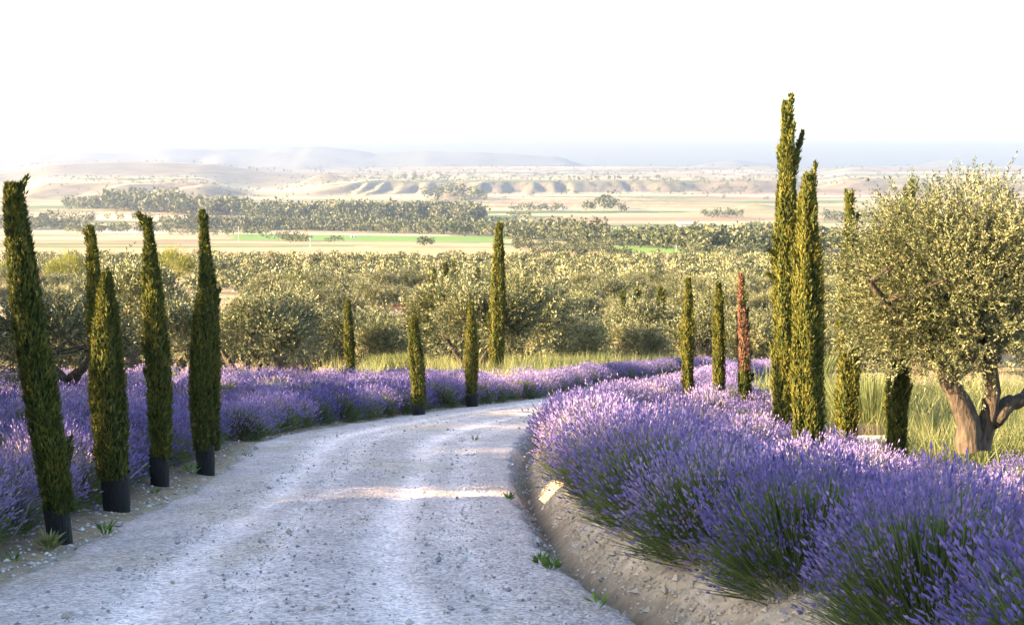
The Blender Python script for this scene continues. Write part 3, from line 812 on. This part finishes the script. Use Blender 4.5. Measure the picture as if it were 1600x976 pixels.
# ------------------------------------------------------------------ lavender
def lavender(seed, Rr=.68, hh=.62, n=1500, green=0.0, lod=1.0):
    """a domed clump: grey-green stems fanning from the base, each with a flower spike"""
    r = np.random.default_rng(seed)
    fol = MB(); flo = MB()
    z = r.random(n) ** 1.1
    a = r.random(n) * 6.283
    st = np.sqrt(np.clip(1 - z * z, 0, 1))
    D = np.stack([st * np.cos(a), st * np.sin(a), z * 1.06 - .02], -1)
    lump = 1 + .16 * (fbm(a * 1.4 + seed, z * 3, seed, 2) - .5) * 2
    tip = D * np.array([Rr * 1.08, Rr * 1.08, hh]) * (lump * r.normal(.98, .10, n))[:, None]
    tip[:, 2] += .10 + .07 * r.random(n) * z
    base = np.stack([.30 * Rr * np.cos(a) * st, .30 * Rr * np.sin(a) * st, 0 * a + .03], -1)
    sd = nrm(tip - base + np.array([0, 0, .10]) + r.normal(0, .05, (n, 3)))
    sl = r.uniform(.032, .062, n) * lod ** .8
    has = (r.random(n) > green) & (r.random(n) < .16 + .84 * sstep(.06, .60, z))
    q = sstep(.0, .35, tip[:, 2]) * .8 + .2
    # stems
    ln = np.linalg.norm(tip - base, axis=1)
    S = tip - sd * (ln * .78)[:, None]
    fol.leaves(S, sd, nrm(r.normal(0, 1, (n, 3))), ln * .78, .0062 * lod, np.clip(.55 + r.normal(0, .16, n), 0, 1), mid=.45)
    # leaves in the body
    m = int(n * .75)
    a2 = r.random(m) * 6.283; z2 = r.random(m); s2 = np.sqrt(1 - z2 ** 2)
    D2 = np.stack([s2 * np.cos(a2), s2 * np.sin(a2), z2 + .15], -1)
    P2 = D2 * np.array([Rr, Rr, hh]) * r.uniform(.25, .62, (m, 1)) + np.array([0, 0, .05])
    d2 = nrm(D2 + np.array([0, 0, .5]) + r.normal(0, .25, (m, 3)))
    fol.leaves(P2, d2, nrm(r.normal(0, 1, (m, 3))), r.uniform(.12, .24, m), .013 * lod, np.clip(.30 + r.normal(0, .14, m), 0, 1))
    # spikes: a slim spindle and a ragged lower whorl
    k = has
    T, dd, L = tip[k], sd[k], sl[k]; m = len(T)
    tone = np.clip(.42 + .15 * r.normal(0, 1, m) + .10 * (fbm(a[k], z[k] * 2, seed + 4, 2) - .5) * 2, 0, 1)
    s1 = nrm(np.cross(dd, r.normal(0, 1, (m, 3)))); s2_ = np.cross(dd, s1)
    w_ = (r.uniform(.0065, .0105, m) * lod)[:, None]
    ring = [s1 * w_, (-.5 * s1 + .866 * s2_) * w_, (-.5 * s1 - .866 * s2_) * w_]
    mid = T + dd * (L * .38)[:, None]
    V = np.stack([T, mid + ring[0], mid + ring[1], mid + ring[2], T + dd * L[:, None]], 1)
    f = np.array([(0, 2, 1), (0, 3, 2), (0, 1, 3), (1, 2, 4), (2, 3, 4), (3, 1, 4)])
    flo.add(V.reshape(-1, 3), (f[None] + 5 * np.arange(m)[:, None, None]).reshape(-1, 3), np.repeat(tone, 5))
    h2 = r.random(m) < .6
    if h2.any():
        flo.leaves(T[h2] - dd[h2] * .03, nrm(dd[h2] + .5 * s1[h2]), s2_[h2], .03 * lod, .012 * lod, tone[h2] * .8)
    return fol, flo

LAV_N = []       # near: foliage and flower meshes
for i in range(5):
    a, b = lavender(300 + i, .66 + .03 * (i % 3), .54 + .04 * (i % 2), 2700)
    LAV_N.append((a.mesh('foliage', [M['lav_leaf']]), b.mesh('flower_spikes', [M['lav_flower']])))
a, b = lavender(320, .66, .56, 2500, .6); LAV_G = (a.mesh('foliage', [M['lav_leaf']]), b.mesh('flower_spikes', [M['lav_flower']]))
def lav_join(seed, n, lod, green=0.0):
    a, b = lavender(seed, .68, .60, n, green, lod)
    off = a.n
    for v, c, f in zip(b.V, b.C, b.F): a.add(v, f - 0, c, 1) if False else None
    mb = MB()
    for src, mi in ((a, 0), (b, 1)):
        base = 0
        V = np.concatenate(src.V); C = np.concatenate(src.C); nb = mb.n
        first = True
        for f in src.F:
            if first: mb.add(V, f, C, mi); first = False
            else:
                mb.F.append(f + nb); mb.M.append(np.full(len(f), mi))
    return mb
LAV_F = [lav_join(330 + i, 1500, 1.4).mesh('lavender_bush', [M['lav_leaf'], M['lav_flower']]) for i in range(4)]
LAV_FG = lav_join(340, 1400, 1.4, .6).mesh('lavender_bush', [M['lav_leaf'], M['lav_flower']])

lr = np.random.default_rng(23)
spots = []      # (x, y, scale, green, bed)
def hedge(y0, y1, off, step, sc, bed):
    y = y0
    while y < y1:
        th = math.atan2(float(xl(y + .5) - xl(y - .5)), 1.0)
        x = float(xl(y)) - off / math.cos(th)
        spots.append((x + lr.normal(0, .06), y + lr.normal(0, .06), sc * lr.uniform(.93, 1.08), False, bed))
        y += step * math.cos(th)
hedge(8.5, 21.5, 1.2, .95, .9, 'wall')
hedge(22.0, 42.0, .68, .92, .76, 'front')
hedge(42.5, 76.0, .75, 1.0, .80, 'bend')
# left bed
y = 12.0
row = 0
while y < 43:
    x = float(xl(y)) - (2.35 if y < 22 else 1.85)
    while x > -.385 * y - 1.0:
        if lr.random() > .05:
            spots.append((x + lr.normal(0, .12), y + lr.normal(0, .14), lr.uniform(.66, .88), lr.random() < .12, 'left'))
        x -= 1.26
    y += 1.42; row += 1
# right bed: first line along the bank, then the rest
y = 5.2
while y < 62:
    th = math.atan2(float(xr(y + .5) - xr(y - .5)), 1.0)
    off = .98 if y < 20 else .88
    x = float(xr(y)) + off / math.cos(th)
    spots.append((x, y + lr.normal(0, .05), lr.uniform(.94, 1.08) if y < 19 else lr.uniform(.76, .9), False, 'bank'))
    y += (1.40 if y < 19 else 1.15) * math.cos(th)
y = 5.4
while y < 34.5:
    row += 1
    x = float(xr(y)) + (2.35 if y < 20 else 2.1) + .65 * (row % 2)
    while x < .385 * y + 1.2:
        bad = (y > 19.6 and x > 5.4 and y < 26) or (y > 22.5 and x > 5.6)
        if not bad and lr.random() > .04:
            spots.append((x + lr.normal(0, .12), y + lr.normal(0, .12), lr.uniform(.72, 1.02), lr.random() < .20, 'right'))
        x += 1.52
    y += 1.46
spots.sort(key=lambda s: s[1])
ORD = ['first', 'second', 'third', 'fourth', 'fifth', 'sixth', 'seventh', 'eighth', 'ninth', 'tenth', 'eleventh', 'twelfth', 'thirteenth', 'fourteenth', 'fifteenth',
       'sixteenth', 'seventeenth', 'eighteenth', 'nineteenth', 'twentieth', 'twenty-first', 'twenty-second', 'twenty-third', 'twenty-fourth', 'twenty-fifth']
ORDLAB = {'wall': 'lavender bush in the shaded row behind the left cypresses, %s from the camera', 'front': 'lavender bush in the hedge left of the bend, %s from its near end',
          'bank': 'full lavender bush in the front line above the ditch, %s from the camera'}
ocount = {'wall': 0, 'front': 0, 'bank': 0}
BED = {'wall': 'purple lavender bush in the shaded row behind the left cypresses', 'front': 'purple lavender bush in the hedge edging the left side of the bend',
       'bend': 'low lavender bush in the distant hedge curving right round the bend', 'left': 'lavender bush inside the wide left lavender bed',
       'bank': 'lavender bush in the far line along the inner side of the bend', 'right': 'lavender bush inside the right lavender bed among the cypresses'}
GBED = {'left': 'greener lavender bush with few flowers in the left bed', 'right': 'greener lavender bush with few flowers in the right bed'}
extra = []
cnt = 0
for (x, y, s, g_, bed) in spots:
    z = gz(x, y) - .03; rz = lr.random() * 6.28
    if cnt >= 296:
        extra.append((x, y, z, s, rz)); continue
    cnt += 1
    lab = (GBED if g_ else BED)[bed]
    if bed in ORDLAB and (bed != 'bank' or y < 21):
        lab = ORDLAB[bed] % ORD[ocount[bed]]; ocount[bed] += 1
    if y < 22:
        root = link('lavender_bush', None, None, (x, y, z), rz, (s, s, s * lr.uniform(.94, 1.1))); root.empty_display_size = .2
        p = LAV_G if g_ else LAV_N[lr.integers(0, 5)]
        link('foliage', p[0], root); link('flower_spikes', p[1], root)
    else:
        root = link('lavender_bush', LAV_FG if g_ else LAV_F[lr.integers(0, 4)], None, (x, y, z), rz, (s, s, s * lr.uniform(.92, 1.08)))
    tag(root, lab, 'lavender', ('greener ' if g_ else '') + 'lavender bushes, ' + bed)
if extra:
    src = lav_join(350, 600, 2.0)
    V0 = np.concatenate(src.V); C0 = np.concatenate(src.C)
    mb = MB()
    for (x, y, z, s, rz) in extra:
        c_, s_ = math.cos(rz) * s, math.sin(rz) * s
        V = np.stack([V0[:, 0] * c_ - V0[:, 1] * s_ + x, V0[:, 0] * s_ + V0[:, 1] * c_ + y, V0[:, 2] * s + z], 1)
        nb = mb.n
        mb.add(V, src.F[0], C0, int(src.M[0][0]))
        for f, mm in zip(src.F[1:], src.M[1:]): mb.F.append(f + nb); mb.M.append(mm)
    tag(mb.build('lavender_hedge', [M['lav_leaf'], M['lav_flower']]), 'farthest lavender of the bend, merging into one purple strip', 'lavender', kind='stuff')

# ------------------------------------------------------------------ grasses and weeds
def tufts(name, X, Y, hgt, blades, mat, label, spread=.22, wid=.012, lean=.35, cat='grass'):
    r = np.random.default_rng(len(X))
    n = len(X); Z = ground_z(X, Y)
    P = np.stack([X, Y, Z - .03], 1)[:, None] + r.normal(0, 1, (n, blades, 3)) * np.array([spread, spread, 0])
    D = nrm(np.array([0, 0, 1.0]) + r.normal(0, lean, (n, blades, 3)) * np.array([1, 1, .2]))
    k = n * blades
    tone = np.clip(.45 + r.normal(0, .18, (n, 1)) + r.normal(0, .12, (n, blades)), 0, 1)
    L = (hgt[:, None] * r.uniform(.5, 1.1, (n, blades))).ravel()
    mb = MB(); mb.leaves(P.reshape(k, 3), D.reshape(k, 3), nrm(r.normal(0, 1, (k, 3))), L, wid * (1 + Y[:, None] / 60).repeat(blades, 1).ravel(), tone.ravel(), mid=.4)
    return tag(mb.build(name, M[mat]), label, cat, kind='stuff')
r = np.random.default_rng(8)
n = 2000
y = r.uniform(36, 76, n); x = xl(y) - r.uniform(1.4, 9.5, n)
k = (y > 43.5) | (x > xl(y) - 2.5); x, y = x[k], y[k]
tufts('wild_grass', x, y, r.uniform(.30, 1.1, len(x)), 26, 'grass', 'tall yellow-green wild grass and fennel behind the hedge', .3, .014)
n = 900
y = r.uniform(24.0, 36, n); x = r.uniform(6.3, 13.5, n)
k = (x > xr(y) + 1.5) & (x < .40 * y + 1) & ~((y < 26.5) & (x < 6.8)); x, y = x[k], y[k]
tufts('golden_grass', x, y, r.uniform(.4, 1.15, len(x)), 30, 'grass', 'golden green grass thicket behind the big olive trunks', .3, .012, .42)
n = 900
y = r.uniform(19.3, 26, n); x = r.uniform(4.6, 10.5, n)
k = (x > xr(y) + 3.4) & (x < .40 * y + 1); x, y = x[k], y[k]
tufts('short_grass', x, y, r.uniform(.12, .42, len(x)), 30, 'grass', 'short tangled grass on the ground round the big olive', .22, .009, .45)
n = 2600
y = 46 * (260 / 46.0) ** r.random(n); x = r.uniform(-.40, .40, n) * y
k = (x < xl(np.minimum(y, 89)) - 5) | (y > 80); x, y = x[k], y[k]
tufts('dry_grass', x, y, r.uniform(.15, .45, len(x)), 9, 'straw', 'short dry straw-coloured grass on the soil between the olives', .7, .02, .5)

def broom(px, d, hgt, n, label, seed, x=None):
    r = np.random.default_rng(seed); x = px_x(px, d)
    mb = MB()
    a = r.random(n) * 6.283; e = r.random(n) ** .6 * .55
    D = nrm(np.stack([np.cos(a) * e, np.sin(a) * e, np.ones(n)], 1))
    P = np.stack([np.cos(a) * e * .35, np.sin(a) * e * .35, np.zeros(n) - .03], 1)
    for kx in range(3):
        mb.leaves(P + D * (hgt * .28 * kx), nrm(D + r.normal(0, .07, (n, 3))), nrm(r.normal(0, 1, (n, 3))), hgt * r.uniform(.35, .5, n), .016, np.clip(.4 + r.normal(0, .2, n), 0, 1), mid=.4)
    o = link('broom_shrub', mb.mesh('broom_shrub', [M['grass']]), None, (x, d, gz(x, d)))
    tag(o, label, 'shrub')
broom(1368, 28.0, 1.75, 500, 'tall green broom shrub between two cypresses left of the olive trunk', 1)
broom(1345, 29.5, 1.6, 420, 'pale green broom shrub showing behind the narrow-tipped cypress', 2)
broom(1265, 33.0, 1.7, 420, 'broom shrub half hidden behind the two thick right cypresses', 3)
broom(640, 47.0, 1.1, 420, 'pale yellow-green shrub left of the nearer bend cypress', 4)
broom(600, 48.0, 1.0, 380, 'low pale green shrub below the red soil patch', 5)
broom(860, 51.0, .9, 380, 'feathery green shrub behind the hedge right of the tall bend cypress', 6)

def weed(px, py, label, seed, hgt=.12, n=26, col='weed'):
    r = np.random.default_rng(seed); x, y = on_ground(px, py)
    mb = MB(); a = r.random(n) * 6.283
    D = nrm(np.stack([np.cos(a), np.sin(a), r.uniform(.5, 1.8, n)], 1))
    P = np.stack([.02 * np.cos(a), .02 * np.sin(a), r.random(n) * hgt * .5 - .01], 1)
    mb.leaves(P, D, nrm(r.normal(0, 1, (n, 3))), hgt * r.uniform(.5, 1.0, n), hgt * .14, r.random(n))
    o = link('weed', mb.mesh('weed', [M[col]]), None, (x, y, max(gz(x, y), -float(drop(y)) + .01)))
    tag(o, label, 'weed')
weed(165, 838, 'small bright green weed on the soil in front of the second cypress', 1, .13, 34)
weed(78, 862, 'tuft of pale grass at the foot of the nearest left cypress', 2, .15, 60, 'grass')
weed(298, 745, 'thin green weed at the foot of the overlapping cypress pair', 3, .15, 16)
weed(388, 716, 'tiny green weed on the gravel right of the left row', 4, .10, 16)
weed(243, 775, 'low weed tuft at the foot of the third left cypress', 5, .08, 26)
weed(742, 690, 'flat dark weed on the gravel before the bend', 6, .10, 22)
weed(845, 884, 'green weed patch at the ditch edge, centre foreground', 7, .10, 50)
weed(862, 893, 'second green weed clump in the ditch, just right of the weed patch', 8, .11, 44)
weed(932, 955, 'single upright bright green weed on the gravel by the ditch', 9, .13, 10)
weed(795, 782, 'small green weed in the ditch below the sunlit lavender', 10, .10, 30)
weed(20, 880, 'little green weed at the far left edge of the gravel', 11, .08, 24)

def hose(pts, label):
    mb = MB(); p = curve_pts(pts, 18); tube(mb, p, np.full(18, .008), 6, 0)
    tag(mb.build('irrigation_hose', M['hose'], smooth=True), label, 'hose')
def hp(px, py, d): return at(px, py, d)
hose([hp(70, 770, 11.25), hp(48, 778, 11.2), hp(36, 815, 11.0), hp(12, 850, 10.8), hp(-25, 880, 10.6)], 'grey drip hose hanging from the nearest left cypress to the ground')
hose([hp(232, 722, 15.0), hp(224, 728, 14.6), hp(205, 745, 14.0), hp(186, 765, 13.4)], 'grey drip hose stretched between the second and third left cypresses')

# low white masonry ledge with a dark timber top, seen between the right cypresses
def ledge():
    x0, x1, y0, y1 = px_x(1292, 26.6), px_x(1400, 26.6), 26.6, 27.5
    z0 = gz((x0 + x1) / 2, 27) - .1; z1 = z0 + .55
    root = link('garden_ledge', None, None, ((x0 + x1) / 2, (y0 + y1) / 2, z0)); tag(root, 'low white masonry ledge with dark timber top between right cypresses', 'ledge')
    w2, d2 = (x1 - x0) / 2, (y1 - y0) / 2
    def box(mb, a, b):
        (ax, ay, az), (bx_, by, bz_) = a, b
        V = [(ax, ay, az), (bx_, ay, az), (bx_, by, az), (ax, by, az), (ax, ay, bz_), (bx_, ay, bz_), (bx_, by, bz_), (ax, by, bz_)]
        mb.add(V, [(0, 3, 2, 1), (4, 5, 6, 7), (0, 1, 5, 4), (1, 2, 6, 5), (2, 3, 7, 6), (3, 0, 4, 7)])
    h = z1 - z0
    mb = MB(); box(mb, (-w2, -d2, 0), (w2, d2, h)); mb.build('wall', M['white'], root)
    for i in range(4):
        mb = MB(); yy = -d2 + .30 + i * .17
        box(mb, (-w2 + .05, yy, h + .002), (w2 - .05, yy + .155, h + .10)); mb.build('plank', M['dark_top'], root)
ledge()

# ------------------------------------------------------------------ far woods, farms, poles
def wood(name, bands, label, seed, mat='wood', leafs=64):
    r = np.random.default_rng(seed); P = []
    for (x0, x1, py0, py1, n, h, *jit) in bands:
        px = r.uniform(x0, x1, n); f = (px - x0) / (x1 - x0)
        py = py0 + (py1 - py0) * f + r.normal(0, jit[0] if jit else 1.6, n)
        for a, b in zip(px, py):
            x, d = on_ground(a, b); P.append((x, d, gz(x, d), h * r.uniform(.6, 1.2)))
    a = np.array(P); m_, n = len(a), leafs
    nc = 5
    cl = r.normal(0, 1, (m_, nc, 3)) * np.array([.16, .16, .12]) + np.array([0, 0, .58])
    c = np.take_along_axis(cl, r.integers(0, nc, (m_, n))[..., None], 1)
    o = nrm(r.normal(0, 1, (m_, n, 3))) * r.random((m_, n, 1)) ** .5 * np.array([.26, .26, .30])
    Q = (c + o) * a[:, None, 3:4] + a[:, None, :3]
    k = m_ * n
    D = nrm(nrm(o) * .5 + r.normal(0, .8, (m_, n, 3))).reshape(k, 3)
    tone = np.clip(.42 + r.normal(0, .17, (m_, 1)) + r.normal(0, .12, (m_, n)), 0, 1).ravel()
    L = np.repeat(a[:, 3], n) * r.uniform(.09, .17, k) * (100 / leafs) ** .45
    mb = MB(); mb.leaves(Q.reshape(k, 3), D, nrm(r.normal(0, 1, (k, 3))), L, L * .8, tone)
    tag(mb.build(name, M[mat]), label, 'woodland', kind='stuff')
wood('river_wood', [(390, 560, 341, 342, 190, 17), (500, 750, 342, 344, 330, 18), (560, 755, 338, 343, 120, 16)], 'dark eucalyptus wood in the valley, centre', 1)
wood('valley_wood', [(100, 165, 324, 326, 60, 16), (165, 280, 327, 332, 170, 24), (255, 395, 332, 336, 170, 19)], 'tall wood below the eroded bluffs, left', 2)
wood('riverside_wood', [(255, 480, 357, 358, 200, 12), (465, 800, 358, 369, 360, 12), (790, 940, 372, 380, 220, 11.5)], 'riverside strip of mixed trees crossing the valley', 3)
wood('field_wood', [(930, 1100, 380, 391, 230, 8.5), (1085, 1290, 391, 393, 230, 9), (1290, 1420, 393, 394, 60, 8)], 'dense tree strip behind the green field, right of centre', 4)
wood('hedgerow', [(0, 120, 359, 357, 120, 9), (0, 150, 350, 349, 80, 9), (100, 260, 362, 364, 90, 8), (265, 420, 366, 367, 60, 6), (60, 260, 342, 346, 40, 9)], 'scattered orchard trees of the valley floor at left', 5, leafs=44)
wood('scattered_trees', [(800, 880, 330, 329, 40, 9), (912, 930, 329, 329, 8, 13), (940, 960, 328, 328, 12, 20), (967, 980, 329, 329, 6, 13), (1095, 1160, 338, 339, 40, 9), (660, 760, 312, 313, 60, 16),
                         (470, 530, 272, 272, 40, 26), (560, 700, 290, 296, 18, 16), (790, 830, 338, 339, 20, 6), (1160, 1195, 358, 357, 16, 8), (1280, 1400, 345, 346, 50, 10), (860, 1190, 296, 300, 60, 12), (40, 420, 294, 306, 220, 7, 7), (430, 1290, 294, 300, 420, 8, 6), (1290, 1590, 296, 300, 120, 8, 6), (400, 1580, 280, 281, 200, 14, 4), (0, 420, 272, 276, 120, 14, 4)], 'scattered far trees dotting the plain', 6, leafs=36)
wood('grove_edge_scrub', [(410, 440, 374, 373, 10, 4), (440, 485, 377, 379, 26, 5.5), (510, 535, 379, 379, 7, 4.5), (650, 675, 384, 384, 12, 4.5), (800, 960, 388, 394, 70, 4.2), (1060, 1200, 400, 402, 40, 4.0), (820, 1010, 399, 404, 60, 3.6)], 'low dark scrub along the far field edges', 7)

def house(px, py, wpx, hpx, label, rot=.2, roof='rooftile'):
    x, d = on_ground(px, py); s = d / F_PX
    wd, h = wpx * s, hpx * s * .62; dp = wd * .5
    root = link('farm_building', None, None, (x, d, gz(x, d) - .2), rot); tag(root, label, 'building')
    a, b = wd / 2, dp / 2
    mb = MB(); mb.add([(-a, -b, 0), (a, -b, 0), (a, b, 0), (-a, b, 0), (-a, -b, h), (a, -b, h), (a, b, h), (-a, b, h), (-a, 0, h * 1.45), (a, 0, h * 1.45)],
                      [(0, 1, 5, 4), (1, 2, 6, 5), (2, 3, 7, 6), (3, 0, 4, 7)]); mb.add([(-a, -b, h), (-a, b, h), (-a, 0, h * 1.45), (a, -b, h), (a, b, h), (a, 0, h * 1.45)], [(1, 0, 2), (3, 4, 5)])
    mb.build('wall', M['farmwall'], root)
    e = 1.06; t_ = h * .05
    for sg in (-1, 1):
        mb = MB(); V = np.array([(-a * e, sg * b * 1.12, h * .97), (a * e, sg * b * 1.12, h * .97), (a * e, 0, h * 1.5), (-a * e, 0, h * 1.5)])
        mb.add(np.concatenate([V + [0, 0, .05], V + [0, 0, .05 + t_]]), [(0, 1, 2, 3), (4, 5, 6, 7), (0, 1, 5, 4), (1, 2, 6, 5), (2, 3, 7, 6), (3, 0, 4, 7)])
        mb.build('roof_slope', M[roof], root)
    nd = max(2, int(wpx / 7))
    for i in range(nd):
        cx = -a + wd * (i + .5) / nd; mb = MB(); q = h * .16
        mb.add([(cx - q, -b - .05, h * .1), (cx + q, -b - .05, h * .1), (cx + q, -b - .05, h * .62), (cx - q, -b - .05, h * .62), (cx - q, -b + .05, h * .1), (cx + q, -b + .05, h * .1), (cx + q, -b + .05, h * .62), (cx - q, -b + .05, h * .62)],
               [(0, 1, 2, 3), (0, 4, 5, 1), (1, 5, 6, 2), (2, 6, 7, 3), (3, 7, 4, 0)])
        mb.build('door', M['dark_top'], root)
house(1079, 354, 40, 8, 'long low pale farm building on the plain right of centre', .12, 'grey')
house(882, 327, 11, 6, 'small pale farmhouse left of the tall far tree', .3)
house(822, 346, 20, 6, 'low tan farm shed in the green strips, centre', -.1)
house(295, 331, 14, 6, 'small white farmhouse among the tall left wood', .2)
house(488, 270, 12, 5, 'tiny white house on the far wooded knoll', .2)
house(1160, 283, 18, 5, 'tiny pale building on the far plain near the tallest cypress', .1)
house(553, 371, 10, 7, 'small white shed beside the green field, centre', .2, 'grey')

def pole(px, py, top, label):
    x, d = on_ground(px, py); h = (py - top) / F_PX * d
    root = link('utility_pole', None, None, (x, d, gz(x, d))); tag(root, label, 'utility pole', 'utility poles in the fields')
    mb = MB(); tube(mb, [(0, 0, -.3), (0, 0, h * .5), (0, 0, h)], [.20, .17, .14], 8); mb.build('post', M['grey'], root, True)
    mb = MB(); tube(mb, [(-.9, 0, h * .93), (0, 0, h * .94), (.9, 0, h * .93)], [.08, .09, .08], 6); mb.build('crossarm', M['grey'], root, True)
pole(485, 391, 371, 'thin pale utility pole in the fields left of centre')
pole(1057, 404, 384, 'thin pale utility pole beside the green field, right')
pole(373, 378, 354, 'thin pale utility pole near the far pale field, left')

def bird():
    mb = MB(); p = at(1356, 282, 60); u = 60 / F_PX
    tube(mb, curve_pts([(-4 * u, 0, .3 * u), (0, 0, 0), (4 * u, 0, .8 * u)], 9), np.array([.1, .35, .6, .8, .85, .8, .6, .45, .15]) * u * 1.4, 8)
    for s in (-1, 1):
        V = np.array([(-1 * u, 0, .4 * u), (1.4 * u, 0, .5 * u), (.6 * u, s * 5 * u, 2.8 * u), (-1.2 * u, s * 6 * u, 3.0 * u)])
        mb.add(np.concatenate([V, V + [0, 0, .02]]), [(0, 1, 2, 3), (4, 5, 6, 7), (0, 1, 5, 4), (1, 2, 6, 5), (2, 3, 7, 6), (3, 0, 4, 7)])
    o = mb.build('bird', M['feather']); o.location = p
    tag(o, 'small dark bird flying low over the plain right of the cypresses', 'bird')
bird()

# ------------------------------------------------------------------ haze over the plain
def haze():
    m, t, o = new_mat('haze_air')
    v = N(t, 'ShaderNodeVolumePrincipled')
    v.inputs['Color'].default_value = (.40, .475, .66, 1)
    v.inputs['Density'].default_value = 0.00014
    v.inputs['Anisotropy'].default_value = 0.65
    t.links.new(v.outputs[0], o.inputs['Volume'])
    mb = MB()
    a, b, c, d, e, f = -9200, 9200, -60, 10400, -82, 150
    V = [(a, c, e), (b, c, e), (b, d, e), (a, d, e), (a, c, f), (b, c, f), (b, d, f), (a, d, f)]
    mb.add(V, [(0, 3, 2, 1), (4, 5, 6, 7), (0, 1, 5, 4), (1, 2, 6, 5), (2, 3, 7, 6), (3, 0, 4, 7)])
    h = mb.build('haze', m)
    tag(h, 'pale haze lying over the plain', 'haze', kind='stuff')
haze()
